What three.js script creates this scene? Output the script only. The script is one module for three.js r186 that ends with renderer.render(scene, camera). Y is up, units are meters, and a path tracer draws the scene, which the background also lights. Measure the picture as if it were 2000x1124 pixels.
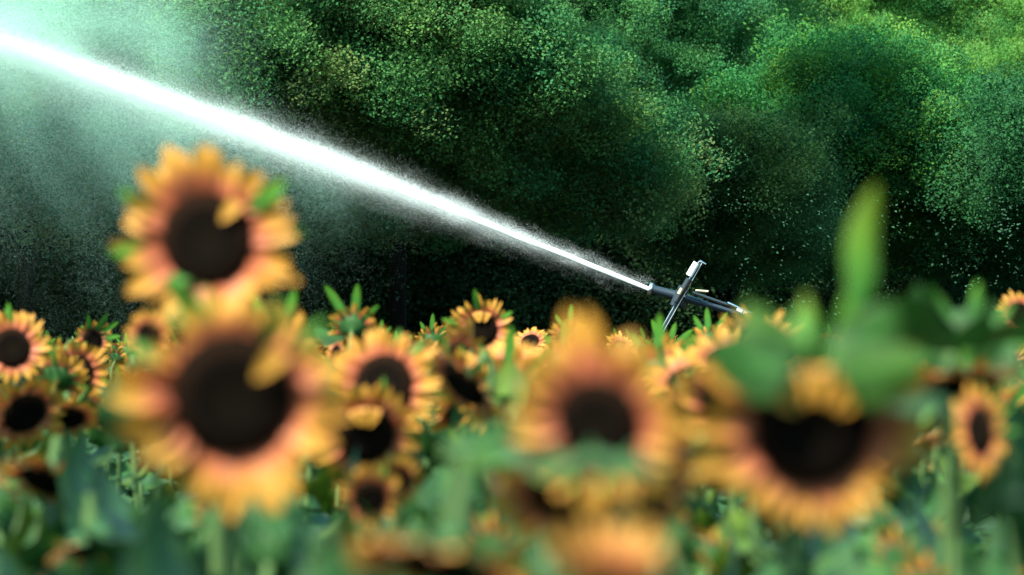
import * as THREE from 'three';
import { mergeGeometries } from 'three/addons/utils/BufferGeometryUtils.js';
import { ImprovedNoise } from 'three/addons/math/ImprovedNoise.js';

// ---------------------------------------------------------------- camera, sky, sun, exposure
const scene = new THREE.Scene();
const EYE = 1.5, FL = 11093;                                     // eye height in metres; focal length in pixels of a 2000 x 1124 frame
const camera = new THREE.PerspectiveCamera(2 * Math.atan(562 / FL) * 180 / Math.PI, 2000 / 1124, 0.3, 600);
camera.position.set(0, EYE, 0);
camera.rotation.x = Math.atan(88 / FL);                          // the horizon lies a little below the middle of the frame
camera.updateMatrixWorld(true);
camera.focus = 58.5;
camera.userData.fStop = camera.getFocalLength() * 0.001 / 0.027; // a 27 mm opening

const SUN = new THREE.Vector3(-0.45, 1.0, 0.66).normalize();
{
  const W = 512, H = 256, data = new Float32Array(W * H * 4);
  for (let j = 0; j < H; j++) for (let i = 0; i < W; i++) {
    const up = ((j + 0.5) / H - 0.5) * Math.PI, rd = ((i + 0.5) / W - 0.5) * 2 * Math.PI;
    const d = new THREE.Vector3(Math.cos(rd) * Math.cos(up), Math.sin(up), Math.sin(rd) * Math.cos(up));
    const t = Math.pow(Math.max(0, d.y), 0.55), glow = Math.pow(Math.max(0, d.dot(SUN)), 6) * 0.5;
    const c = [0.50 + (0.12 - 0.50) * t + glow, 0.80 + (0.42 - 0.80) * t + glow * 0.95, 0.88 + (0.66 - 0.88) * t + glow * 0.8];
    for (let k = 0; k < 3; k++) data[(j * W + i) * 4 + k] = c[k] * 0.66;
    data[(j * W + i) * 4 + 3] = 1;
  }
  const t = new THREE.DataTexture(data, W, H, THREE.RGBAFormat, THREE.FloatType);
  t.mapping = THREE.EquirectangularReflectionMapping; t.magFilter = THREE.LinearFilter; t.needsUpdate = true;
  scene.background = t; scene.environment = t;
}
const sun = new THREE.DirectionalLight(new THREE.Color(1.0, 0.93, 0.80), 5.0);
sun.position.copy(SUN).multiplyScalar(120).add(new THREE.Vector3(0, 0, -55));
sun.target.position.set(0, 0, -55);
sun.castShadow = true; sun.shadow.radius = 9; sun.shadow.mapSize.set(4096, 4096);
Object.assign(sun.shadow.camera, { left: -70, right: 70, top: 70, bottom: -70, near: 1, far: 300 });
scene.add(sun, sun.target);
const EXPOSURE = 3.1;

// ---------------------------------------------------------------- helpers
let seed = 20240611;
const rnd = () => { seed = (seed + 0x6d2b79f5) | 0; let t = Math.imul(seed ^ (seed >>> 15), 1 | seed); t = (t + Math.imul(t ^ (t >>> 7), 61 | t)) ^ t; return ((t ^ (t >>> 14)) >>> 0) / 4294967296; };
const rr = (a, b) => a + (b - a) * rnd(), gauss = () => Math.sqrt(-2 * Math.log(rnd() + 1e-9)) * Math.cos(6.2831853 * rnd());
const V = (x, y, z) => new THREE.Vector3(x, y, z), lerp = THREE.MathUtils.lerp, clamp = THREE.MathUtils.clamp, D = Math.PI / 180;
const smooth = (a, b, x) => { const t = clamp((x - a) / (b - a), 0, 1); return t * t * (3 - 2 * t); };
const at = (x, y, d) => V((x - 1000) / FL * d, (562 - y) / FL * d, -d).applyMatrix4(camera.matrixWorld);
const used = new Map();
const numbered = (name) => { const n = used.get(name) ?? 0; used.set(name, n + 1); return n ? name + '_' + String(n).padStart(3, '0') : name; };
function tag(o, label, category, group, kind) {
  Object.assign(o.userData, { label, category });
  if (group) o.userData.group = group;
  if (kind) o.userData.kind = kind;
  return o;
}
function mesh(name, geo, mat, parent) {
  const m = new THREE.Mesh(geo, mat); m.name = name; m.castShadow = m.receiveShadow = true; parent.add(m); return m;
}
function thing(name, pos) { const g = new THREE.Group(); g.name = numbered(name); if (pos) g.position.copy(pos); scene.add(g); return g; }

// a curved sheet along +Y: half width w(t), bending th(t) in the YZ plane, cupped across, with vertex colours
function blade({ L, W, nu = 4, nv = 8, w, th, cup = 0, wave = 0, color }) {
  const pos = [], col = [], uv = [], idx = [];
  let y = 0, z = 0;
  for (let j = 0; j <= nv; j++) {
    const t = j / nv, a = th(t);
    if (j) { const b = th(t - 0.5 / nv); y += Math.cos(b) * L / nv; z += Math.sin(b) * L / nv; }
    for (let i = 0; i <= nu; i++) {
      const u = i / nu * 2 - 1, hw = Math.max(w(t), 0.012) * W / 2, lift = cup * u * u * hw + wave * hw * Math.sin(t * 14 + u * 2.2) * u * u;
      pos.push(u * hw, y - Math.sin(a) * lift, z + Math.cos(a) * lift);
      col.push(...color(t, u)); uv.push(u * hw, t * L);
    }
  }
  for (let j = 0; j < nv; j++) for (let i = 0; i < nu; i++) { const a = j * (nu + 1) + i, b = a + nu + 1; idx.push(a, a + 1, b, a + 1, b + 1, b); }
  const g = new THREE.BufferGeometry();
  g.setAttribute('position', new THREE.Float32BufferAttribute(pos, 3));
  g.setAttribute('color', new THREE.Float32BufferAttribute(col, 3));
  g.setAttribute('uv', new THREE.Float32BufferAttribute(uv, 2));
  g.setIndex(idx); g.computeVertexNormals();
  return g;
}
const painted = (g, c) => { const n = g.attributes.position.count, a = new Float32Array(n * 3); for (let i = 0; i < n; i++) a.set(typeof c === 'function' ? c(i, g) : c, i * 3); g.setAttribute('color', new THREE.BufferAttribute(a, 3)); return g; };
const noiseTex = (W, fn, srgb) => { const d = new Uint8Array(W * W * 4); for (let j = 0; j < W; j++) for (let i = 0; i < W; i++) { const c = fn(i, j); d.set([c, c, c, 255], (j * W + i) * 4); } const t = new THREE.DataTexture(d, W, W); t.wrapS = t.wrapT = THREE.RepeatWrapping; t.magFilter = THREE.LinearFilter; t.needsUpdate = true; return t; };

const perlin = new ImprovedNoise(), fbm = (x, y) => 0.5 + 0.55 * perlin.noise(x, y, 0.37) + 0.3 * perlin.noise(x * 2.1, y * 2.1, 4.2) + 0.15 * perlin.noise(x * 4.3, y * 4.3, 9.1);

// ---------------------------------------------------------------- materials
const M = {
  petal: new THREE.MeshPhysicalMaterial({ name: 'petal', color: new THREE.Color(0.85, 0.85, 0.85), vertexColors: true, roughness: 0.62, transmission: 0.32, thickness: 0, side: THREE.DoubleSide, specularIntensity: 0.5 }),
  leaf: new THREE.MeshPhysicalMaterial({ name: 'sunflower_leaf', color: new THREE.Color(0.58, 0.56, 0.40), vertexColors: true, roughness: 0.62, transmission: 0.3, thickness: 0, side: THREE.DoubleSide, specularIntensity: 0.28 }),
  bract: new THREE.MeshPhysicalMaterial({ name: 'bract', color: new THREE.Color(0.85, 0.84, 0.82), vertexColors: true, roughness: 0.6, transmission: 0.3, thickness: 0, side: THREE.DoubleSide, specularIntensity: 0.4 }),
  stem: new THREE.MeshStandardMaterial({ name: 'stem', color: new THREE.Color(0.05, 0.11, 0.025), roughness: 0.85 }),
  disc: new THREE.MeshPhysicalMaterial({ name: 'flower_disc', vertexColors: true, color: new THREE.Color(0.0045, 0.0032, 0.0025), roughness: 1, specularIntensity: 0.08, bumpMap: noiseTex(64, () => 90 + 160 * rnd()), bumpScale: 0.002 }),
  treeLeaf: new THREE.MeshPhysicalMaterial({ name: 'tree_leaf', color: new THREE.Color(1, 1, 1), roughness: 0.7, transmission: 0.5, thickness: 0, side: THREE.DoubleSide, specularIntensity: 0.12 }),
  bark: new THREE.MeshPhysicalMaterial({ name: 'bark', color: new THREE.Color(0.01, 0.009, 0.007), roughness: 1, specularIntensity: 0.1 }),  // near-black: wet bark with the shade of the wood in its colour
  soil: new THREE.MeshPhysicalMaterial({ name: 'soil', specularIntensity: 0.05, color: new THREE.Color(0.022, 0.019, 0.013), roughness: 1, bumpMap: noiseTex(256, () => 255 * rnd()), bumpScale: 0.01 }),
  water: new THREE.MeshPhysicalMaterial({ name: 'water_drops', color: new THREE.Color(0.94, 0.99, 0.975), roughness: 1, transmission: 0.5, thickness: 0, side: THREE.DoubleSide }),
  mist: new THREE.MeshPhysicalMaterial({ name: 'mist_drops', color: new THREE.Color(0.60, 0.94, 0.81), roughness: 1, transmission: 0.5, thickness: 0, side: THREE.DoubleSide }),  // green-blue tint puts light filtered by the trees into the drops
  steel: new THREE.MeshStandardMaterial({ name: 'galvanised_steel', color: new THREE.Color(0.75, 0.76, 0.76), metalness: 1, roughness: 0.25 }),
  darkPaint: new THREE.MeshPhysicalMaterial({ name: 'dark_painted_metal', color: new THREE.Color(0.012, 0.016, 0.018), roughness: 0.3, clearcoat: 0.6, clearcoatRoughness: 0.12 }),
  greyPaint: new THREE.MeshStandardMaterial({ name: 'grey_cast_metal', color: new THREE.Color(0.02, 0.034, 0.048), roughness: 0.4, metalness: 0.3 }),
  whitePaint: new THREE.MeshStandardMaterial({ name: 'white_sleeve', color: new THREE.Color(0.85, 0.87, 0.85), roughness: 0.4 }),
  brass: new THREE.MeshStandardMaterial({ name: 'brass', color: new THREE.Color(0.80, 0.68, 0.42), metalness: 0.7, roughness: 0.35 }),
};

// ---------------------------------------------------------------- ground
{
  const g = new THREE.PlaneGeometry(800, 800, 200, 200).rotateX(-Math.PI / 2), p = g.attributes.position;
  for (let i = 0; i < p.count; i++) p.setY(i, 0.05 * Math.sin(p.getX(i) * 0.7) * Math.sin(p.getZ(i) * 0.53) - 0.05);
  const uv = g.attributes.uv; for (let i = 0; i < uv.count; i++) uv.setXY(i, p.getX(i) / 2, p.getZ(i) / 2);
  g.computeVertexNormals();
  const o = mesh('ground', g, M.soil, scene); o.userData.kind = 'structure'; o.userData.label = 'dark bare soil of the sunflower field';
}

// ---------------------------------------------------------------- trees
function leafCluster(n, R, len, wid) {                            // n folded leaves spread through a ball
  const pos = [], nor = [], idx = [];
  for (let k = 0; k < n; k++) {
    const dir = V(gauss(), gauss(), gauss()).normalize(), c = dir.clone().multiplyScalar(R * Math.cbrt(rr(0.1, 1))); c.y *= 0.8;
    const nrm = V(gauss() * 0.5 - 0.2, gauss() * 0.5 + 0.85, gauss() * 0.5 + 0.55).normalize(), ax = V(gauss(), gauss() - 0.5, gauss()).cross(nrm).normalize(), sd = nrm.clone().cross(ax);
    const l = len * rr(0.65, 1.2), w = wid * rr(0.7, 1.2), o = pos.length / 3;
    const P = [c.clone(), c.clone().addScaledVector(ax, l * 0.45).addScaledVector(sd, w / 2).addScaledVector(nrm, w * 0.15), c.clone().addScaledVector(ax, l), c.clone().addScaledVector(ax, l * 0.45).addScaledVector(sd, -w / 2).addScaledVector(nrm, w * 0.15)];
    for (const q of P) { pos.push(q.x, q.y, q.z); nor.push(nrm.x, nrm.y, nrm.z); }
    idx.push(o, o + 2, o + 1, o, o + 3, o + 2);
  }
  const g = new THREE.BufferGeometry();
  g.setAttribute('position', new THREE.Float32BufferAttribute(pos, 3)); g.setAttribute('normal', new THREE.Float32BufferAttribute(nor, 3)); g.setIndex(idx);
  return g;
}
const clusterGeo = leafCluster(105, 0.29, 0.046, 0.036), bigClusterGeo = leafCluster(230, 0.6, 0.08, 0.06);
function crown(parent, name, spots, geo, tints) {                 // spots: {p (world), s, k}; tints picked per spot
  const im = new THREE.InstancedMesh(geo, M.treeLeaf, spots.length), m = new THREE.Matrix4(), q = new THREE.Quaternion(), e = new THREE.Euler(), c = new THREE.Color();
  spots.forEach((s, i) => {
    q.setFromEuler(e.set(rr(-0.3, 0.3), rr(0, 6.283), rr(-0.3, 0.3)));
    im.setMatrixAt(i, m.compose(s.p.clone().sub(parent.position ?? V(0, 0, 0)), q, V(s.s, s.s, s.s)));
    const a = tints[Math.floor(s.k * tints.length) % tints.length], f = rr(0.86, 1.14);
    im.setColorAt(i, c.setRGB(a[0] * f * rr(0.9, 1.1), a[1] * f, a[2] * f * rr(0.9, 1.1)));
  });
  im.name = name; im.castShadow = im.receiveShadow = true; parent.add(im); return im;
}
function lobeSpots(lobes, per, scale = 1) {
  const out = [];
  for (const l of lobes) {
    const n = Math.round(per * l.r * l.r / 0.5);
    const sx = rr(0.75, 1.5), sy = rr(0.5, 0.95), tilt = rr(-0.5, 0.5);   // a bough is a ragged, slanting pad, not a ball
    for (let k = 0; k < n; k++) {
      const d = V(gauss(), gauss() + 0.35, gauss() + 0.25).normalize().multiplyScalar(l.r * (1.05 - 0.6 * rnd()));
      d.x *= sx; d.y = d.y * sy + d.x * tilt;
      out.push({ p: l.c.clone().add(d), s: scale * rr(0.75, 1.2), k: l.k + rr(-0.22, 0.22) + 1 });
    }
  }
  return out;
}
function trunk(parent, lobes, h, r) {
  const parts = [];
  const tube = (pts, r0, r1) => { const c = new THREE.CatmullRomCurve3(pts), g = new THREE.TubeGeometry(c, 14, 1, 8), p = g.attributes.position, n = g.attributes.normal; for (let i = 0; i < p.count; i++) { const t = Math.floor(i / 9) / 14, q = lerp(r0, r1, t) - 1; p.setXYZ(i, p.getX(i) + n.getX(i) * q, p.getY(i) + n.getY(i) * q, p.getZ(i) + n.getZ(i) * q); } return g; };
  parts.push(tube([V(0, -0.2, 0), V(rr(-0.1, 0.1), h * 0.4, rr(-0.1, 0.1)), V(rr(-0.3, 0.3), h * 0.75, rr(-0.3, 0.3)), V(rr(-0.3, 0.3), h, 0)], r, r * 0.35));
  for (let k = 0; k < 9 && lobes.length; k++) {
    const l = lobes[Math.floor(rnd() * lobes.length)], e = l.c.clone().sub(parent.position), y0 = h * rr(0.3, 0.85);
    parts.push(tube([V(0, y0, 0), e.clone().multiplyScalar(0.5).setY(lerp(y0, e.y, 0.65)), e], r * 0.35, 0.02));
  }
  mesh('trunk', mergeGeometries(parts), M.bark, parent);
}
// inside(x, y) says where the crown shows in a 2000 x 1124 view; the face of the crown recedes downwards, so that its top overhangs
function tree({ name = 'oak_tree', label, x0, x1, y0, y1, inside, d0, slope, lit, thick, n, r, per, tints, base, h, roof = 40, dome }) {
  const t = thing(name, V(at(base[0], 650, base[1]).x, 0, -base[1])); tag(t, label, 'tree', 'trees of the wood behind the field');
  const lobes = [], deep = [], fall = (y) => slope * Math.pow(Math.max(0, (y - lit) / 100), 2) + 0.35 * Math.max(0, (lit - y) / 100);
  for (let tries = 0; lobes.length < n && tries < n * 90; tries++) {
    const x = rr(x0, x1), y = rr(y0, y1); if (!inside(x, y)) continue;
    const nz = fbm(x / 95 * 100 / d0 + d0, y / 75 * 100 / d0); if (nz < (d0 > 100 ? 0.2 : d0 < 75 ? 0.28 : 0.34) + 0.1 * rnd()) continue;   // dark hollows between the boughs
    const d = d0 + fall(y) - (nz - 0.5) * (d0 < 75 ? 2.4 : 4) + rr(-0.6, 0.6), c = at(x, y, d), rad = r * rr(0.5, 1.1);
    if (lobes.some((o) => o.c.distanceTo(c) < (o.r + rad) * 0.42)) continue;
    lobes.push({ c, r: rad, k: rnd() });
  }
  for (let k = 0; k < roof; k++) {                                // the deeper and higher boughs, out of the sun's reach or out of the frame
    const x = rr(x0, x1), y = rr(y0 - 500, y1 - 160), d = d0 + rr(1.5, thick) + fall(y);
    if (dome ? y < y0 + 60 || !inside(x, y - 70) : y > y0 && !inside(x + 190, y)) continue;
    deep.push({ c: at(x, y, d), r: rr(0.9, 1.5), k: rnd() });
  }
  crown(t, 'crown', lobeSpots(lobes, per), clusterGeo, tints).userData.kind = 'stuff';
  if (deep.length) crown(t, 'inner_crown', lobeSpots(deep, 9), bigClusterGeo, tints.map((c) => c.map((v) => v * 0.8))).userData.kind = 'stuff';  // same leaves in darker tints, for the shade inside the crown
  trunk(t, lobes, h, 0.11 + h * 0.008);
  return t;
}
const oakTints = [[0.06, 0.19, 0.055], [0.10, 0.22, 0.055], [0.12, 0.20, 0.06], [0.045, 0.165, 0.05], [0.04, 0.19, 0.07], [0.08, 0.23, 0.06]];
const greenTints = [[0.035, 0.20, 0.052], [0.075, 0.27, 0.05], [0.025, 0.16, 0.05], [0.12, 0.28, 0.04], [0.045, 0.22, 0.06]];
const limeTints = [[0.11, 0.33, 0.075], [0.15, 0.35, 0.07], [0.08, 0.31, 0.09]];  // leaf colour brightened to stand in for haze over the far tree
const edgeX = (y) => y < 0 ? 1060 : y < 180 ? lerp(1070, 1205, y / 180) : y < 290 ? lerp(1205, 1320, (y - 180) / 110) : 1320;
tree({ label: 'ochre green oak in the middle, behind the water jet', x0: 380, x1: 1340, y0: -420, y1: 430, inside: (x, y) => x < edgeX(y) - 30 && x > 380, d0: 70, slope: 0.32, lit: 60, thick: 10, n: 300, r: 0.62, per: 52, tints: oakTints, base: [780, 90], h: 7, roof: 60 });
tree({ label: 'shaded oak at the left edge, veiled by the falling spray', x0: -350, x1: 430, y0: -420, y1: 420, inside: () => true, d0: 71, slope: 0.32, lit: 60, thick: 10, n: 190, r: 0.66, per: 40, tints: oakTints, base: [60, 91], h: 7, roof: 50 });
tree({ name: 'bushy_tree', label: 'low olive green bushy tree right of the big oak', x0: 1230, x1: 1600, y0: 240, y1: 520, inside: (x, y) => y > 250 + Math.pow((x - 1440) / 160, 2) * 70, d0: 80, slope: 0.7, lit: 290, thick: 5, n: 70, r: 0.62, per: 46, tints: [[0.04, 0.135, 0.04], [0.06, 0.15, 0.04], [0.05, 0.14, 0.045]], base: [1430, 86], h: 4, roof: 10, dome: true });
tree({ name: 'broad_tree', label: 'broad round topped green tree in the right half of the wood', x0: 1400, x1: 1990, y0: 90, y1: 500, inside: (x, y) => y > 105 + Math.pow((x - 1680) / 300, 2) * 130, d0: 88, slope: 0.2, lit: 170, thick: 7, n: 150, r: 0.8, per: 38, tints: greenTints, base: [1680, 96], h: 5.5, roof: 30, dome: true });
tree({ name: 'far_tree', label: 'tree tinted blue green for haze, rising between the oak and the broad tree', x0: 1040, x1: 1540, y0: -260, y1: 340, inside: () => true, d0: 126, slope: 0.15, lit: 150, thick: 7, n: 130, r: 1.25, per: 32, tints: [[0.055, 0.24, 0.085], [0.08, 0.27, 0.08], [0.05, 0.22, 0.09]], base: [1280, 136], h: 8, roof: 30 });  // bluish leaf tints paint in the haze of distance
tree({ name: 'far_tree', label: 'lime green sunlit tree with leaves paled for haze in the top right corner', x0: 1500, x1: 2180, y0: -260, y1: 240, inside: () => true, d0: 147, slope: 0.2, lit: 120, thick: 7, n: 140, r: 1.45, per: 30, tints: limeTints, base: [1850, 158], h: 9, roof: 30 });
tree({ name: 'broad_tree', label: 'tree with leaves coloured dark as if shaded at the right edge of the wood', x0: 1900, x1: 2300, y0: 180, y1: 560, inside: (x, y) => y > 190 + (2060 - x) * 0.3, d0: 85, slope: 0.4, lit: 180, thick: 8, n: 80, r: 0.8, per: 34, tints: [[0.025, 0.13, 0.045], [0.03, 0.15, 0.05], [0.04, 0.16, 0.04]], base: [2080, 93], h: 5, roof: 16, dome: true });  // darker tints take the place of shade on this crown
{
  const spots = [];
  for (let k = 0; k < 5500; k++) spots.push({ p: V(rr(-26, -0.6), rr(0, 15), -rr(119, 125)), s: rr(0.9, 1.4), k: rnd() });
  for (let k = 0; k < 8000; k++) { const z = rr(83, 118); spots.push({ p: V(rr(-26, 0.01 * (z - 70)), rr(3.9, 9), -z), s: rr(0.9, 1.4), k: rnd() }); }  // unseen leaf roof, added to keep skylight out of the wood below
  for (let k = 0; k < 5000; k++) spots.push({ p: V(rr(2, 34), rr(3.2, 4.8), -rr(112, 165)), s: rr(1.0, 1.5), k: rnd() });  // second added roof layer, darkening the wood at the right
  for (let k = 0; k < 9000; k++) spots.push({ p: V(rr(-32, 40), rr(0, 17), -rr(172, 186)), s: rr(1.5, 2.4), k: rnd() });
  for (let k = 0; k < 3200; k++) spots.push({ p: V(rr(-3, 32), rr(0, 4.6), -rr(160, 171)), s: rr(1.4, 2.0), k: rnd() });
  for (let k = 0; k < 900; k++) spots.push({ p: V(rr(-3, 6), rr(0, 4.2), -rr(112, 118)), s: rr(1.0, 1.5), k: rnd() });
  const w = crown(scene, 'woodland', spots, bigClusterGeo, [[0.02, 0.06, 0.022], [0.025, 0.07, 0.02]]);  // leaf tints darkened to stand in for deep shade
  w.userData = { kind: 'stuff', label: 'depth of the wood behind the trees, leaf colour darkened for shade', category: 'wood' };
  // loose low twigs at the foot of the wood that catch a little light
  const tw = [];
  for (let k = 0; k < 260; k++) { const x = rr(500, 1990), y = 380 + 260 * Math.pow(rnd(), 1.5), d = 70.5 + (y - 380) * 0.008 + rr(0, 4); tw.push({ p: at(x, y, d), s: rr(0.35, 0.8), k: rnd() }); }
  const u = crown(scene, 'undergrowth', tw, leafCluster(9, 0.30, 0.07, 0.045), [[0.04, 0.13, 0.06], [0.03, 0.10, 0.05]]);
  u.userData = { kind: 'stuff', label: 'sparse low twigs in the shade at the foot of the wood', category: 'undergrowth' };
}

// ---------------------------------------------------------------- sprinkler gun
const JD = 61;
{
  const base = V(at(1462, 622, JD).x, 0, -JD), t = thing('irrigation_sprinkler', base);
  tag(t, 'long barrelled irrigation gun throwing water above the sunflowers', 'irrigation sprinkler');
  const L = (x, y, d = JD) => at(x, y, d).sub(base);
  const rod = (name, a, b, r0, r1, mat, parent = t, seg = 20) => {
    const g = new THREE.CylinderGeometry(r1, r0, a.distanceTo(b), seg, 1), m = mesh(name, g, mat, parent);
    m.position.copy(a).add(b).multiplyScalar(0.5); m.quaternion.setFromUnitVectors(V(0, 1, 0), b.clone().sub(a).normalize()); return m;
  };
  const lathe = (name, a, b, prof, mat, parent = t) => { // prof: [fraction, radius]
    const len = a.distanceTo(b), g = new THREE.LatheGeometry(prof.map(([f, r]) => new THREE.Vector2(r, f * len)), 24), m = mesh(name, g, mat, parent);
    m.position.copy(a); m.quaternion.setFromUnitVectors(V(0, 1, 0), b.clone().sub(a).normalize()); return m;
  };
  const px = 1 / (FL / JD);                                       // one photo pixel in metres at the gun
  const tip = L(1269, 564), hub = L(1330, 580), rear = L(1466, 622);
  lathe('barrel', hub, rear, [[0, 0], [0, 9.5 * px], [0.08, 10 * px], [0.1, 7.5 * px], [0.28, 7.5 * px], [0.29, 6 * px], [0.95, 6 * px], [1, 6 * px], [1, 0]], M.greyPaint);
  lathe('nozzle', hub, tip, [[0, 11 * px], [0.2, 11 * px], [0.22, 9 * px], [0.9, 8 * px], [0.92, 10 * px], [1, 10 * px], [1, 6 * px], [0.9, 5.5 * px]], M.greyPaint);
  lathe('nozzle_ring', L(1273, 565.2), L(1267, 563.5), [[0, 9 * px], [0, 11.5 * px], [1, 11.5 * px], [1, 7 * px], [0, 7 * px]], M.steel);
  // drive arm and sleeve across the barrel; two thin added rods draw its highlights
  const f = 8 * px;
  const shift = (v, dx, dz) => v.clone().add(V(dx, 0, dz));
  rod('drive_arm', shift(L(1368, 511), 0, 0.12), shift(L(1284, 662), 0, 0.12), 3.6 * px, 3.6 * px, M.darkPaint);
  rod('arm_highlight', shift(L(1365, 511), 0, 0.14), shift(L(1281, 661), 0, 0.14), 1.2 * px, 1.2 * px, M.steel);
  rod('arm_highlight', shift(L(1371, 514), 0, 0.14), shift(L(1287, 663), 0, 0.14), 1.2 * px, 1.2 * px, M.steel);
  rod('arm_sleeve', shift(L(1346, 546), 0, 0.14), shift(L(1319, 590), 0, 0.14), 7 * px, 7 * px, M.darkPaint);
  rod('counterweight', shift(L(1360, 514), 0, 0.16), shift(L(1345, 539), 0, 0.16), 6.5 * px, 6.5 * px, M.whitePaint);
  rod('arm_hook', shift(L(1366, 510), 0, 0.14), shift(L(1378, 517), 0, 0.14), 2 * px, 1.4 * px, M.steel);
  rod('clamp_highlight', shift(L(1331, 564), 0, 0.22), shift(L(1325, 575), 0, 0.22), 4 * px, 4 * px, M.brass);  // brass rod added as the pale tan highlight on the hub
  rod('arm_clamp', shift(L(1328, 570), 0, 0.12), shift(L(1315, 598), 0, 0.12), 9 * px, 8 * px, M.greyPaint);
  lathe('bearing_hub', L(1335, 558), L(1330, 602), [[0, 0], [0, 9 * px], [0.1, 11 * px], [0.4, 11 * px], [0.45, 9 * px], [0.9, 9 * px], [1, 8 * px], [1, 0]], M.darkPaint);
  rod('side_jet', shift(L(1358, 568), 0, 0.1), shift(L(1383, 570), 0, 0.1), 2.3 * px, 2.3 * px, M.brass);
  rod('splash_bar', shift(L(1352, 572), 0, 0.1), shift(L(1462, 611), 0, 0.1), 3.2 * px, 3.2 * px, M.darkPaint);
  rod('lever', shift(L(1420, 592), 0, 0.15), shift(L(1466, 613), 0, 0.15), 2.6 * px, 2.2 * px, M.steel);
  rod('lever_spring', shift(L(1438, 605), 0, 0.15), shift(L(1449, 610), 0, 0.15), 4 * px, 4 * px, M.whitePaint);
  rod('lever_spring', shift(L(1451, 611), 0, 0.15), shift(L(1458, 614), 0, 0.15), 4 * px, 4 * px, M.whitePaint);
  // riser pipe and three stand legs
  lathe('riser_pipe', V(0, -0.05, 0), L(1462, 622), [[0, 0], [0, 0.09], [0.02, 0.09], [0.02, 0.05], [0.94, 0.05], [0.94, 0.075], [1, 0.075], [1, 0]], M.greyPaint);
  rod('stand_leg', shift(L(1278, 664), 0, 0.14), L(1243, 715).setZ(0.14), 2.5 * px, 2.5 * px, M.steel);
  rod('stand_leg', L(1243, 715).setZ(0.14), L(1160, 880).setY(0).setZ(0.3), 2.5 * px, 2.5 * px, M.steel);
  rod('stand_leg', V(0, 0.7, 0), V(0.55, -0.05, 0.35), 0.02, 0.02, M.steel);
  rod('stand_leg', V(0, 0.7, 0), V(-0.1, -0.05, -0.6), 0.02, 0.02, M.steel);
}

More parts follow.
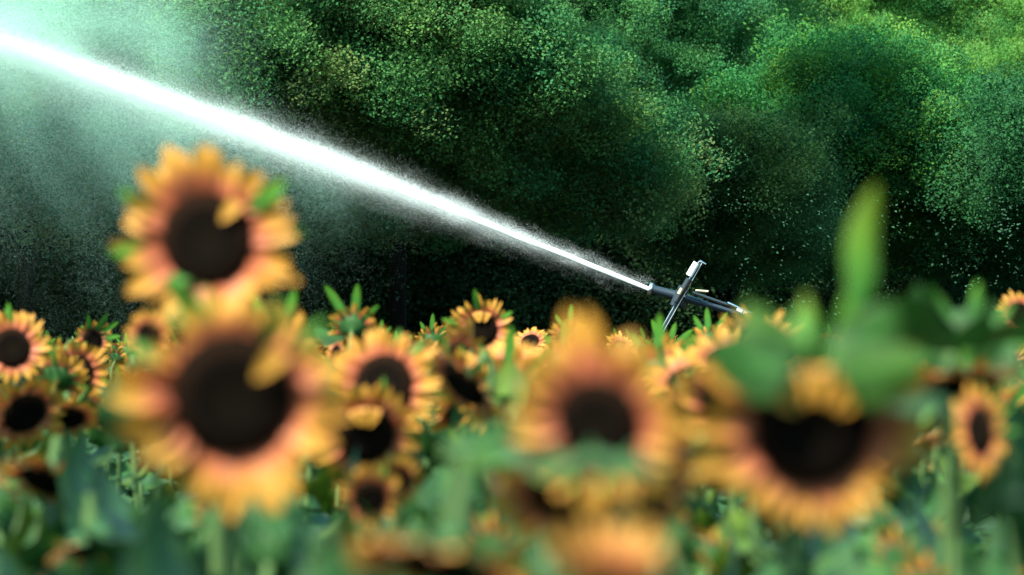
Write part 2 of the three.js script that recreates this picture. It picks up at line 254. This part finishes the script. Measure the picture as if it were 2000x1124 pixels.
// ---------------------------------------------------------------- water
function dropCluster(n, R, r, st = 1) {
  const g0 = new THREE.OctahedronGeometry(1, 0), parts = [];
  for (let k = 0; k < n; k++) {
    const s = r * rr(0.6, 1.35), g = g0.clone().rotateX(rr(0, 6)).rotateY(rr(0, 6)).scale(s, s, s);
    g.translate(gauss() * R * 0.5 * st, gauss() * R * 0.5, gauss() * R * 0.5); parts.push(g);
  }
  return mergeGeometries(parts);
}
const jetU = (x) => (1268 - x) / 1268, jetY = (u) => 565 - 520.6 * u + 43.6 * u * u;
const jetR = (u) => 4.4 + 10 * clamp(u, 0, 1.3) + 9 * smooth(0.55, 1.1, u);
{
  const o = at(1268, 565, JD - 0.1), t = thing('water_jet', o);
  tag(t, 'bright white water jet shooting up to the left from the sprinkler', 'water jet');
  // the unbroken stream: a rough tube that frays with distance
  const pos = [], idx = [], NS = 160, NR = 14;
  const ph = Array.from({ length: 6 }, () => rr(0, 6.28));
  for (let j = 0; j <= NS; j++) {
    const u = j / NS * 1.25, x = 1268 - 1268 * u, c = at(x, jetY(u), JD - 0.1), r0 = jetR(u) * (0.85 - 0.3 * smooth(0.0, 0.5, u)) / FL * JD;
    for (let i = 0; i <= NR; i++) {
      const a = i / NR * Math.PI * 2, r = r0 * (1 + 0.16 * Math.sin(u * 47 + a + ph[0]) * smooth(0, 0.2, u) + 0.14 * Math.sin(u * 111 + a * 2 + ph[1]) * smooth(0, 0.3, u) + 0.10 * Math.sin(a * 5 + ph[2] + u * 3));
      pos.push(c.x - o.x + Math.cos(a) * r * 0.37, c.y - o.y + Math.cos(a) * r * 0.93, c.z - o.z + Math.sin(a) * r);
    }
  }
  for (let j = 0; j < NS; j++) for (let i = 0; i < NR; i++) { const a = j * (NR + 1) + i, b = a + NR + 1; idx.push(a, b, a + 1, a + 1, b, b + 1); }
  const g = new THREE.BufferGeometry(); g.setAttribute('position', new THREE.Float32BufferAttribute(pos, 3)); g.setIndex(idx); g.computeVertexNormals();
  mesh('stream', g, M.water, t);
  const spots = [];
  for (let k = 0; k < 9500; k++) {
    const u = 1.25 * Math.pow(rnd(), 0.62), halo = rnd() < 0.5, sg = jetR(u) * (halo ? 2.0 : 0.42), x = 1268 - 1268 * u;
    let n = gauss() * sg, along = gauss() * 12; if (halo) n = -Math.abs(gauss()) * sg * 1.0 * (rnd() < 0.62 ? -1 : 0.9);
    spots.push([x + along + n * 0.37 * -1 * 0, jetY(u) - along * 0.37 + n, JD - 0.1 + gauss() * sg / FL * JD, lerp(0.35, 1, smooth(0, 0.6, u)), halo]);
  }
  const m = new THREE.Matrix4(), q = new THREE.Quaternion(), e = new THREE.Euler();
  for (const [name, geo, list] of [['drops', dropCluster(110, 0.09, 0.0022, 3.5), spots.filter((p) => !p[4])], ['spray', dropCluster(150, 0.13, 0.0011, 2.6), spots.filter((p) => p[4])]]) {
    const im = new THREE.InstancedMesh(geo, M.water, list.length);
    list.forEach(([x, y, d, k], i) => im.setMatrixAt(i, m.compose(at(x, y, d).sub(o), q.setFromEuler(e.set(rr(0, 6), rr(-0.1, 0.1), rr(-0.06, 0.06) - 0.37, 'ZYX')), V(k, k, k))));
    im.name = name; im.userData.kind = 'stuff'; im.castShadow = im.receiveShadow = true; t.add(im);
  }

  // fine spray drifting off the jet: above it at the upper left, and falling below it in slanting veils
  const ms = [];
  for (let k = 0; k < 46000; k++) {
    let x, y, d = JD + rr(-1.6, 1.2);
    if (rnd() < 0.55) {                                            // above
      x = rr(-260, 600); y = jetY(jetU(x)) - Math.abs(gauss()) * 140 - 6;
      if (x > 425 + gauss() * 75) continue;
      if (rnd() > (smooth(520, 60, x) * 0.85 + 0.15) * smooth(0.22, 0.72, fbm(x / 120 + 3, y / 95))) continue;
    } else {
      x = rr(-320, 800); const f = -Math.log(rnd() + 1e-4) * lerp(190, 50, smooth(150, 760, x));
      y = jetY(jetU(x)) + 8 + f; x += f * 0.3;
      const a = x * 0.54 + y * 0.84, b = x * 0.84 - y * 0.54;      // streaks slant down to the right
      if (rnd() > smooth(840, 150, x) * (0.34 + 0.66 * smooth(0.3, 0.75, fbm(b / 48, a / 300))) * (0.25 + 0.75 * smooth(520, 240, y))) continue;
      if (y > 900) continue;
    }
    ms.push([x, y, d]);
  }
  const mo = V(o.x - 5, 0, o.z), mist = new THREE.InstancedMesh(dropCluster(150, 0.26, 0.00100, 1.6), M.mist, ms.length);
  ms.forEach(([x, y, d], i) => mist.setMatrixAt(i, m.compose(at(x, y, d).sub(mo), q.setFromEuler(e.set(rr(0, 6), rr(-0.5, 0.5), rr(-0.4, 0.4) - 1.25, 'ZYX')), V(1, 1, 1))));
  mist.name = 'water_mist'; mist.position.copy(mo); mist.castShadow = mist.receiveShadow = true; scene.add(mist);
  tag(mist, 'fine water mist hanging round the jet at the upper left', 'mist', null, 'stuff');
}

// ---------------------------------------------------------------- sunflowers
const mix3 = (a, b, t) => [lerp(a[0], b[0], t), lerp(a[1], b[1], t), lerp(a[2], b[2], t)];
const petalColor = (red) => (t, u) => {
  const base = [0.40, 0.085, 0.048], mid = [0.55, 0.172, 0.062], tip = [0.56, 0.275, 0.030];
  const s = t / (0.33 * red + 0.05); return s < 1 ? mix3(base, mid, s) : mix3(mid, tip, clamp((t - 0.33 * red) / 0.28, 0, 1));
};
const petalW = (t) => Math.pow(Math.sin(Math.PI * clamp(0.12 + 0.88 * t, 0, 1)), 0.62) * (1 - 0.25 * t);
const PET = [
  blade({ L: 0.068, W: 0.029, w: petalW, th: (t) => 0.30 - 0.35 * t, cup: 0.22, color: petalColor(1) }),
  blade({ L: 0.062, W: 0.027, w: petalW, th: (t) => 0.20 + 0.5 * t * t, cup: 0.3, color: petalColor(0.9) }),
  blade({ L: 0.064, W: 0.030, w: petalW, th: (t) => 0.35 - 1.1 * t * t, cup: 0.15, color: petalColor(1.1) }),
  blade({ L: 0.073, W: 0.027, w: petalW, th: (t) => 0.1 + 0.2 * Math.sin(t * 5), cup: 0.35, wave: 0.2, color: petalColor(0.8) }),
];
const FOLD = blade({ L: 0.051, W: 0.024, nv: 12, w: petalW, th: (t) => 0.5 + 2.5 * smooth(0, 0.5, t), cup: -0.2, color: petalColor(0.35) });
const greenC = (a, b) => (t, u) => {                             // pale midrib and side veins, blotches, a yellowed margin
  const v = (1 + 0.45 * Math.exp(-u * u * 60)) * (1 + 0.18 * Math.pow(Math.abs(Math.sin((t * 9 - Math.abs(u) * 2.2) * Math.PI)), 8)) * (0.8 + 0.4 * fbm(t * 4 + a[1] * 90, u * 3)), y = 0.35 * smooth(0.75, 1, Math.abs(u)) * smooth(0.45, 0.7, fbm(t * 3, u * 2 + b[1] * 50));
  return mix3(a, b, t).map((c, i) => c * v + y * [0.09, 0.07, 0.01][i]);
};
const BRACT = blade({ L: 0.058, W: 0.022, nv: 6, nu: 2, w: (t) => Math.pow(1 - t, 0.7) * (0.7 + 0.6 * t), th: (t) => 0.3 - 0.7 * t, cup: 0.2, color: greenC([0.03, 0.13, 0.035], [0.07, 0.21, 0.02]) });
const LONGBRACT = blade({ L: 0.10, W: 0.034, nv: 8, nu: 2, w: (t) => Math.pow(1 - t, 0.55) * (0.75 + 0.6 * t), th: (t) => 0.35 - 0.25 * t, cup: 0.2, color: greenC([0.025, 0.14, 0.03], [0.07, 0.22, 0.015]) });
const leafW = (t) => t < 0.2 ? 0.05 : 2.15 * Math.pow((t - 0.2) / 0.8, 0.42) * Math.pow(Math.max(0, 1 - (t - 0.2) / 0.8), 0.9);
const LEAF = [
  [-0.9, 0.10, [0.022, 0.11, 0.03], [0.035, 0.14, 0.03]], [-1.5, 0.2, [0.02, 0.09, 0.04], [0.03, 0.12, 0.04]], [-0.4, 0.3, [0.03, 0.12, 0.025], [0.05, 0.15, 0.02]], [-2.0, 0.12, [0.025, 0.10, 0.045], [0.03, 0.125, 0.045]],
  [-1.2, 0.15, [0.05, 0.13, 0.016], [0.09, 0.17, 0.014]], [-0.7, 0.2, [0.015, 0.07, 0.022], [0.022, 0.09, 0.025]],
].map(([bend, cup, a, b]) => blade({ L: 0.22, W: 0.15, nu: 6, nv: 10, w: leafW, th: (t) => 0.35 + bend * t, cup, wave: 0.12, color: greenC(a, b) }));
const SPEAR = blade({ L: 0.13, W: 0.030, nu: 4, nv: 10, w: (t) => Math.pow(Math.sin(Math.PI * (0.08 + 0.92 * t)), 0.7), th: (t) => 0.1 + 0.5 * Math.sin(t * 4), cup: 0.25, color: greenC([0.02, 0.15, 0.015], [0.11, 0.20, 0.006]) });
const DISC = (() => { const g = new THREE.LatheGeometry([[0, 0.010], [0.016, 0.0095], [0.034, 0.013], [0.048, 0.011], [0.057, 0.004], [0.060, -0.006]].map(([r, z]) => new THREE.Vector2(r, z)), 36).rotateX(Math.PI / 2); return painted(g, (i) => { const q = Math.hypot(g.attributes.position.getX(i), g.attributes.position.getY(i)); return q < 0.02 ? [1.2, 1.2, 0.9] : q < 0.04 ? [0.7, 0.7, 0.7] : [1.9, 1.4, 1.0]; }); })();
const CALYX = painted(new THREE.LatheGeometry([[0.062, 0.001], [0.060, -0.010], [0.045, -0.024], [0.022, -0.034], [0.011, -0.044]].map(([r, z]) => new THREE.Vector2(r, z)), 24).rotateX(Math.PI / 2), [0.03, 0.11, 0.025]);

// the head: a disc mesh that carries petals, bracts and calyx
function head(parent, { pos, yaw = 0, pitch = 0, roll = 0, s = 1, disc = 1, petals = 17, rings = 2, folded = [], bracts = 11, longs = [], open = 0, tiltAt, kAt, skip, merged }) {
  const d = mesh('flower_disc', DISC, M.disc, parent);
  d.position.copy(pos); d.rotation.set(-pitch * D, yaw * D, roll * D, 'YXZ'); d.scale.setScalar(s);
  const R = 0.056;
  const put = (name, geo, mat, ang, tilt, tw, k, z, r = R) => { const m = new THREE.Mesh(geo, mat); m.name = name; m.position.set(Math.cos(ang) * r, Math.sin(ang) * r, z); m.rotation.set(tilt, tw, ang - Math.PI / 2, 'ZXY'); m.scale.set(k, k, k); return m; };
  const list = [];
  for (let ring = 0; ring < rings; ring++) for (let k = 0; k < petals; k++) {
    const ang = (k + ring * 0.5 + rr(-0.22, 0.22)) / petals * Math.PI * 2, dg = ((ang / D) % 360 + 360) % 360;
    if (skip && skip(dg)) continue;
    const tilt = -open + rr(-0.15, 0.15) - ring * 0.1 + (tiltAt ? tiltAt(dg) : 0);
    list.push(put('petal', PET[Math.floor(rnd() * PET.length)], M.petal, ang, -tilt * -1, rr(-0.4, 0.4), rr(0.8, 1.14) * (kAt ? kAt(dg) : 1), -0.004 - ring * 0.004));
  }
  for (const a of folded) list.push(put('petal', FOLD, M.petal, a * D, 0, rr(-0.2, 0.2), rr(0.9, 1.1), 0.002, R * 1.04));
  if (merged && list.length) {
    const g = mergeGeometries(list.map((m) => { m.updateMatrix(); return m.geometry.clone().applyMatrix4(m.matrix); }));
    mesh('petals', g, M.petal, d).userData.kind = 'stuff';
  } else if (!merged) for (const m of list) { m.castShadow = m.receiveShadow = true; d.add(m); }
  const bl = [];
  for (let k = 0; k < bracts; k++) bl.push(put('bract', BRACT, M.bract, (k + rr(-0.3, 0.3)) / bracts * Math.PI * 2, rr(-0.5, 0.2), rr(-0.3, 0.3), rr(0.8, 1.25), -0.014));
  for (const [a, k, tilt, tw] of longs) bl.push(put('bract', LONGBRACT, M.bract, a * D, tilt ?? 0, tw ?? 0, k, -0.010));
  if (merged) mesh('bracts', mergeGeometries(bl.map((m) => { m.updateMatrix(); return m.geometry.clone().applyMatrix4(m.matrix); })), M.bract, d).userData.kind = 'stuff';
  else for (const m of bl) { m.castShadow = m.receiveShadow = true; d.add(m); }
  mesh('calyx', CALYX, M.bract, d);
  return d;
}
const UP = V(0, 1, 0), bm = new THREE.Matrix4();
function leafOn(parent, p, az, elev, k, geo, roll = 0, lean = 0) {          // a leaf whose axis points to azimuth az (0 = towards the camera), raised by elev
  const m = mesh('leaf', geo, M.leaf, parent), y = V(Math.sin(az) * Math.cos(elev), Math.sin(elev), Math.cos(az) * Math.cos(elev)), x = V(Math.cos(az), 0, -Math.sin(az)), z = x.clone().cross(y);
  m.quaternion.setFromRotationMatrix(bm.makeBasis(x, y, z)); m.rotateZ(lean); m.rotateY(roll); m.position.copy(p); m.scale.setScalar(k); return m;
}
// a whole plant; hp is where its flower head stands, relative to the plant's base
function plant(root, hp, o) {
  const n = V(0, 0, 1).applyEuler(new THREE.Euler(-(o.pitch ?? 0) * D, (o.yaw ?? 0) * D, 0, 'YXZ')), s = o.s ?? 1;
  if (!o.bud) head(root, { ...o, pos: hp });
  const back = hp.clone().addScaledVector(n, -0.04 * s), neck = back.clone().addScaledVector(n, -0.05 * s).add(V(0, n.y < -0.3 ? 0.02 : -0.025, 0));
  const curve = new THREE.CatmullRomCurve3([V(0, -0.06, 0), V(rr(-0.02, 0.02), hp.y * 0.35, rr(-0.02, 0.02)), V(neck.x * 0.55, hp.y * 0.72, neck.z * 0.55), V(neck.x, neck.y - 0.10, neck.z), neck, back]);
  mesh('stem', new THREE.TubeGeometry(curve, 30, 0.010 * Math.max(0.75, s), 7), M.stem, root);
  const a0 = rr(0, 6.28), nl = o.leaves ?? 7;
  for (let k = 0; k < nl; k++) {
    const h = o.leafTop !== undefined ? hp.y - o.leafTop - k * 0.09 : hp.y - 0.13 - k * 0.095, c = curve.getPoint(clamp(h / hp.y, 0.1, 0.96) * 0.93);
    c.y = h; leafOn(root, c, a0 + k * 2.4 + rr(-0.3, 0.3), rr(0.05, 0.7), (o.leafSize ?? 1) * rr(0.75, 1.2) * (k < 2 ? 0.75 : 1), LEAF[Math.floor(rnd() * 6)], rr(-0.4, 0.4));
  }
  return root;
}
function hero(x, y, d, label, o = {}) {
  const w = at(x, y, d), n = V(0, 0, 1).applyEuler(new THREE.Euler(-(o.pitch ?? 0) * D, (o.yaw ?? 0) * D, 0, 'YXZ'));
  const base = V(w.x - n.x * 0.13, 0, w.z - n.z * 0.13 - 0.03), t = thing('sunflower', base);
  tag(t, label, 'sunflower', o.group ?? 'sunflowers of the field');
  plant(t, w.clone().sub(base), o);
  for (const [lx, ly, ld, az, el, k, geo, roll, lean] of o.extra ?? []) leafOn(t, at(lx, ly, ld).sub(base), az, el, k, geo ?? LEAF[2], roll ?? 0, lean ?? 0);
  return t;
}
// near blooms
hero(405, 470, 7.5, 'tall sunflower facing us with a green bract across its lower petals, topmost bloom', { yaw: -4, pitch: -3, s: 1.02, kAt: (a) => a > 110 && a < 116 ? 1.3 : 1.02, petals: 22, folded: [52], longs: [[37, 0.85, 0.2], [150, 0.8, 0], [187, 0.75, 0], [238, 0.9, 1.15, 0.2]], tiltAt: (a) => a > 105 && a < 122 ? 0.1 : a > 200 && a < 340 ? 0.3 : 0, extra: [[322, 545, 7.25, 0, -1.2, 0.75, SPEAR, 0, -0.85]], leaves: 6, leafTop: 0.24 });
hero(455, 775, 5.5, 'largest sunflower with a yellow petal folded over its dark disc', { yaw: 3, pitch: -12, tiltAt: (a) => a > 190 && a < 350 ? 0.45 : 0, s: 1.0, kAt: (a) => a > 20 && a < 160 ? 0.62 : 0.92, petals: 22, folded: [47], longs: [[62, 0.7, 0.4]], leaves: 6, leafTop: 0.2, open: 0.1 });
hero(750, 752, 11.4, 'sunflower with a tilted dark disc right of the largest bloom', { yaw: -14, pitch: 8, roll: 20, folded: [], leaves: 5, leafTop: 0.2 });
hero(715, 850, 11.0, 'low sunflower whose petals hang across its dark disc, under the tilted one', { yaw: 8, pitch: -24, folded: [75, 100, 120], leaves: 5, s: 0.95, leafTop: 0.2 });
hero(940, 643, 21, 'small sunflower standing alone against the dark wood', { yaw: 2, pitch: -5, folded: [70, 95, 110], longs: [[100, 1.1, 0.2], [30, 0.8, 0], [165, 1.0, 0]], leaves: 5, leafTop: 0.16 });
hero(1170, 828, 4.7, 'blurred sunflower with tall peaked petals in the middle foreground', { yaw: -20, pitch: -14, s: 0.62, kAt: (a) => a > 80 && a < 112 ? 1.5 : a > 50 && a < 140 ? 1.12 : 1.0, petals: 19, tiltAt: (a) => a > 50 && a < 130 ? -0.1 : 0.05, longs: [[245, 0.55, 0.7], [275, 0.55, 0.8], [300, 0.5, 0.7]], leaves: 3, leafTop: 0.36, extra: [[1070, 868, 4.55, 0.3, 0.0, 0.5, LEAF[2]], [1240, 868, 4.55, -0.3, 0.0, 0.5, LEAF[2]], [1155, 862, 4.55, 0.0, 0.02, 0.45, LEAF[2]], [900, 810, 5.4, 0.5, -0.2, 0.6, LEAF[2]], [1000, 800, 5.5, -0.3, -0.1, 0.7, LEAF[2]], [960, 850, 5.2, 0.1, 0.2, 0.7, LEAF[2]]] });
hero(1588, 838, 5.0, 'big sunflower at the right with petals hanging over its disc under a green collar', { yaw: 8, pitch: -13, s: 0.88, petals: 22, kAt: (a) => a > 200 && a < 340 ? 0.8 : 1.06, skip: (a) => a > 45 && a < 135, tiltAt: (a) => a > 200 && a < 340 ? 0.1 : 0, folded: [46, 66, 90, 112, 136], leaves: 4, leafTop: 0.36, longs: [[60, 0.7, 0.2], [90, 0.7, 0.2], [118, 0.7, 0.2], [140, 0.8, 0.3], [40, 0.8, 0.3]], extra: [[1600, 738, 4.95, 3.14, 1.35, 0.46, LEAF[2], 0, 1.35], [1590, 732, 4.95, 3.14, 1.35, 0.46, LEAF[0], 0, -1.35], [1640, 745, 4.96, 3.14, 1.3, 0.4, LEAF[0], 0, 0.6], [1550, 745, 4.96, 3.14, 1.3, 0.4, LEAF[2], 0, -0.5], [1470, 722, 5.1, 0.5, 0.05, 0.42, LEAF[2]], [1555, 700, 5.1, 0.1, 0.1, 0.4, LEAF[0]], [1640, 698, 5.1, -0.1, 0.1, 0.4, LEAF[2]], [1730, 710, 5.1, -0.5, 0.05, 0.42, LEAF[2]], [1830, 745, 5.0, -0.5, -0.2, 0.5, LEAF[5]], [1620, 650, 5.2, -0.3, 0.2, 0.55, LEAF[2]], [1700, 650, 5.2, 0.3, 0.2, 0.6, LEAF[0]], [1790, 680, 5.3, 0.5, 0.2, 0.6, LEAF[0]], [1500, 690, 5.3, -0.5, 0.0, 0.5, LEAF[2]], [1672, 600, 5.2, 3.14, 1.3, 1.12, SPEAR, 0.3, 0.28], [1640, 655, 5.2, 3.14, 1.2, 0.8, SPEAR, 0.2, 0.5], [1590, 660, 5.4, 3.14, 1.1, 0.5, SPEAR, 0, -0.1]] });
hero(1188, 1128, 3.4, 'pale half open sunflower, most blurred, at the bottom edge of the picture', { yaw: 10, pitch: 72, s: 0.41, open: -1.0, leaves: 4, leafTop: 0.32 });
hero(1130, 945, 5.9, 'ragged sunflower with dark gaps below the peaked one', { yaw: 14, pitch: -38, s: 0.85, folded: [60, 90, 120, 150], leaves: 4 });
hero(1265, 955, 6.2, 'half turned sunflower beside the ragged one', { yaw: 50, pitch: -30, s: 0.75, folded: [100], leaves: 4 });
hero(1915, 842, 7.2, 'sunflower seen edge on at the right edge of the picture', { yaw: -62, pitch: -4, s: 0.52, kAt: () => 0.95, leaves: 5, leafTop: 0.25, extra: [[1850, 900, 4.4, 1.3, -0.45, 1.1, LEAF[1], -0.5], [1960, 990, 4.0, 1.0, -0.3, 1.0, LEAF[3], -0.6]] });
hero(1870, 752, 7.4, 'small yellow bloom above the edge on flower at the right', { yaw: 30, pitch: -70, s: 0.7, leaves: 4, leafTop: 0.3 });
hero(1890, 690, 7.6, 'sunflower head turned away showing its green back at the right', { yaw: 165, pitch: 10, s: 0.95, petals: 0, rings: 1, longs: [[100, 0.5, 0.1]], leaves: 6, leafTop: 0.05, extra: [[1885, 745, 7.4, 3.14, 1.25, 0.75, SPEAR, 0.1, 0.05], [1960, 670, 7.4, 0.3, 0.3, 0.7, LEAF[0]], [1830, 690, 7.4, -0.3, 0.3, 0.7, LEAF[1]], [1990, 690, 7.8, 0.1, -0.1, 0.7, LEAF[2]]] });
hero(1992, 612, 18, 'yellow sunflower cut by the right edge of the picture', { s: 0.62, yaw: 20, pitch: 20, leaves: 5 });
// middle distance
hero(22, 680, 17, 'sunflower with upright yellow petals at the left edge', { yaw: 10, pitch: 4, s: 0.95, longs: [[95, 0.9, 0]], leaves: 5 });
hero(180, 664, 25, 'small sunflower cupped in curled green bracts at the left', { yaw: 25, pitch: -5, s: 0.75, longs: [[40, 1.4, 0.3], [70, 1.5, 0.4], [110, 1.3, 0.3], [10, 1.2, 0.3]], leaves: 5 });
hero(116, 742, 19, 'small rosy sunflower below the cupped one at the left', { yaw: 16, pitch: -14, s: 0.8, leaves: 4 });
hero(48, 808, 15, 'nodding sunflower with a long dark disc at the left', { yaw: 30, pitch: -35, s: 1.0, leaves: 4 });
hero(132, 818, 16, 'dark centred drooping sunflower at the left', { yaw: 10, pitch: -55, s: 0.8, leaves: 4 });
hero(92, 940, 10, 'drooping orange sunflower low at the left', { yaw: -30, pitch: -62, s: 0.85, leaves: 5 });
hero(186, 1070, 8, 'withered brown sunflower hanging near the lower left corner', { yaw: 40, pitch: -75, s: 0.75, petals: 9, rings: 1, leaves: 5 });
hero(290, 655, 11, 'sunflower half hidden between the two big blooms', { yaw: -10, pitch: 0, s: 0.42, leaves: 4 });
hero(895, 715, 15, 'sunflower turned to the right under the small lone one', { yaw: 58, pitch: -6, s: 1.0, leaves: 4 });
hero(985, 725, 14, 'orange sunflower with its disc hidden, left of the peaked one', { yaw: -20, pitch: 66, s: 1.0, open: -0.5, leaves: 4 });
hero(1488, 662, 14, 'upper flower of the orange cluster behind which the sprinkler barrel ends', { yaw: 24, pitch: 62, s: 1.0, open: -0.5, leaves: 5, leafTop: 0.18 });
hero(1425, 698, 13.6, 'middle flower of the orange cluster right of the sprinkler leg', { yaw: -16, pitch: 66, s: 1.0, open: -0.45, leaves: 5, leafTop: 0.18 });
hero(1345, 738, 13.8, 'lower left flower of the orange cluster', { yaw: -34, pitch: 58, s: 0.95, open: -0.4, leaves: 5, leafTop: 0.18 });
hero(1310, 830, 11, 'sunflower with curled yellow petals beside the peaked bloom', { yaw: 60, pitch: -20, s: 0.8, folded: [60], leaves: 4 });
hero(1420, 800, 9.0, 'orange sunflower half hidden left of the green collared one', { yaw: -40, pitch: -30, s: 0.8, leaves: 4 });
hero(722, 972, 9.0, 'lower small brown sunflower bud left of the middle', { yaw: 10, pitch: -20, s: 0.45, leaves: 5 });
hero(774, 940, 9.4, 'upper small brown sunflower bud left of the middle', { yaw: 10, pitch: -30, s: 0.4, leaves: 5 });
hero(735, 1075, 4.6, 'ochre sunflower bud at the bottom left of the middle', { yaw: -10, pitch: 60, s: 0.2, leaves: 4 });
hero(870, 1110, 4.4, 'dark orange sunflower bending down at the bottom edge', { yaw: -40, pitch: -70, s: 0.7, leaves: 4 });
hero(655, 692, 22, 'thin reddish sunflower bud in the green left of the lone one', { yaw: -60, pitch: 10, s: 0.6, leaves: 6 });
hero(738, 668, 24, 'small sunflower bud with a brown centre behind the tilted bloom', { yaw: 10, pitch: 0, s: 0.55, longs: [[80, 1.2, 0], [120, 1.4, 0], [50, 1, 0]], leaves: 6 });
hero(690, 640, 20, 'sunflower seen from behind with an upright green bract left of the lone one', { yaw: 170, pitch: 30, s: 0.8, longs: [[60, 1.8, 0], [100, 1.6, 0], [140, 1.1, 0]], leaves: 7, leafTop: 0.04 });
hero(1035, 668, 36, 'distant yellow sunflower right of the lone one', { yaw: -20, pitch: 40, leaves: 5 });
hero(1215, 680, 38, 'distant yellow sunflower at the foot of the sprinkler leg', { yaw: 30, pitch: 30, leaves: 5 });
hero(1300, 692, 30, 'green backed sunflower with raised bracts below the sprinkler', { yaw: 170, pitch: 20, s: 0.9, longs: [[70, 1.7, 0], [110, 1.5, 0], [140, 1.7, 0.1], [35, 1, 0]], leaves: 7, leafTop: 0.04 });
hero(1385, 672, 28, 'green backed sunflower with raised bracts under the sprinkler barrel', { yaw: 190, pitch: 15, s: 0.9, longs: [[85, 1.5, 0], [120, 1.5, 0], [60, 1.3, 0]], leaves: 7, leafTop: 0.04 });
hero(1110, 660, 27, 'green backed sunflower left of the peaked bloom', { yaw: 185, pitch: 15, s: 0.85, longs: [[95, 1.4, 0], [60, 1, 0]], leaves: 7, leafTop: 0.05 });
hero(545, 690, 12, 'green backed sunflower right of the two big blooms', { yaw: 160, pitch: 20, s: 0.9, longs: [[70, 1.1, 0], [110, 1.1, 0]], leaves: 7, leafTop: 0.02 });

{ // leaves massed low between the stems
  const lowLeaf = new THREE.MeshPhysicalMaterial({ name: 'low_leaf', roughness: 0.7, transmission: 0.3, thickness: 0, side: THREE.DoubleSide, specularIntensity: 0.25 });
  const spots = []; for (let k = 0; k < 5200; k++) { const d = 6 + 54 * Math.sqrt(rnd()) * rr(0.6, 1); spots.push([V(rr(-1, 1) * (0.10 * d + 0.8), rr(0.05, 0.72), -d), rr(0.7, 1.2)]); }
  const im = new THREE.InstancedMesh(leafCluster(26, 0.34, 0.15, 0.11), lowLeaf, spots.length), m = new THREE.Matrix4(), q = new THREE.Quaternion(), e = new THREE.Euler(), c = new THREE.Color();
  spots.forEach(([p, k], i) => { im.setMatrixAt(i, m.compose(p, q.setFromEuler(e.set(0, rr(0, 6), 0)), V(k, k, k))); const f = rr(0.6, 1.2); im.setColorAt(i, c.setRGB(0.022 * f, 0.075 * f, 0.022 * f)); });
  im.name = 'low_foliage'; im.castShadow = im.receiveShadow = true; scene.add(im);
  tag(im, 'dense green leaves massed low between the sunflower stems', 'foliage', null, 'stuff');
}
// the rest of the field: copies of a few plants
function proto(hh, o) { const t = new THREE.Group(); plant(t, V(0, hh, 0.1), { merged: true, petals: 15, leaves: 8, ...o }); return t; }
const farKinds = [
  proto(1.40, { yaw: 10, pitch: -10, leafTop: 0.12 }), proto(1.40, { yaw: 190, pitch: 20, longs: [[90, 1.3, 0], [60, 1, 0], [130, 1.1, 0]], leafTop: 0.04 }),
  proto(1.40, { yaw: -50, pitch: -40, leafTop: 0.08 }), proto(1.40, { yaw: 60, pitch: -55, leafTop: 0.06 }), proto(1.40, { yaw: 150, pitch: 40, s: 0.8, leafTop: 0.03, longs: [[90, 1.4, 0], [40, 1.1, 0]] }),
];
const nearKinds = [0, 1, 2].map((k) => { const t = new THREE.Group(); plant(t, V(0, 1.3, 0.05), { yaw: [170, 120, -150][k], pitch: 30, s: 0.6, petals: k === 1 ? 10 : 0, rings: 1, leaves: 13, leafTop: 0.0, leafSize: 1.45, merged: true }); return t; });
function fill(kind, x, d, top, label, group) {
  const c = kind.clone(); c.name = numbered('sunflower'); scene.add(c);
  if (d < 6.2 && x > 1300 && x < 1900) top = Math.min(top, 1.17);   // the open row in front of the collared bloom
  c.position.set((x - 1000) / FL * d, 0, -d); c.scale.setScalar(top / 1.42); c.rotation.y = rr(-0.25, 0.25);
  tag(c, label, 'sunflower', group); return c;
}
const third = (x) => x < 480 ? 'under the mist' : x < 900 ? 'left of the lone bloom' : x < 1330 ? 'between lone bloom and sprinkler' : 'right of the sprinkler';
const farLook = ['facing us with its dark disc', 'seen from its green back', 'nodding towards the left', 'nodding towards the right', 'tipped away with raised bracts'];
const nearLook = ['green budded leafy sunflower', 'leafy sunflower with few petals', 'broad leaved budded sunflower'];
for (let k = 0; k < 70; k++) { const d = rr(26, 57), x = rr(-60, 2060), w = third(x), n = Math.floor(rnd() * 5); fill(farKinds[n], x, d, rr(1.34, 1.47), `small distant sunflower ${farLook[n]}, ${w}`, `far sunflowers ${farLook[n]}, ${w}`); }
for (let k = 0; k < 80; k++) { const x = rr(-80, 2080), d = rr(x < 380 ? 17 : 12, 26), w = third(x), n = Math.floor(rnd() * 5); fill(farKinds[n], x, d, rr(1.22, 1.42), `blurred mid field sunflower ${farLook[n]}, ${w}`, `mid field sunflowers ${farLook[n]}, ${w}`); }
for (let k = 0; k < 96; k++) { const d = rr(4.8, 11), x = rr(-120, 2120), w = third(x); fill(nearKinds[k % 3], x, d, rr(1.16, 1.33), `${nearLook[k % 3]} low in the near rows, ${w}`, `${nearLook[k % 3]}s of the near rows, ${w}`); }
for (let k = 0; k < 22; k++) { const x = -80 + k * 103 + rr(-60, 60), d = rr(3.4, 5), w = third(x); fill(nearKinds[k % 3], x, d, rr(1.2, 1.33), `strongly blurred ${nearLook[k % 3]} along the bottom edge, ${w}`, `${nearLook[k % 3]}s along the bottom edge, ${w}`); }

const renderer = new THREE.WebGLRenderer({ antialias: true });
renderer.toneMapping = THREE.LinearToneMapping;
renderer.toneMappingExposure = EXPOSURE;
renderer.shadowMap.enabled = true;
renderer.render(scene, camera);
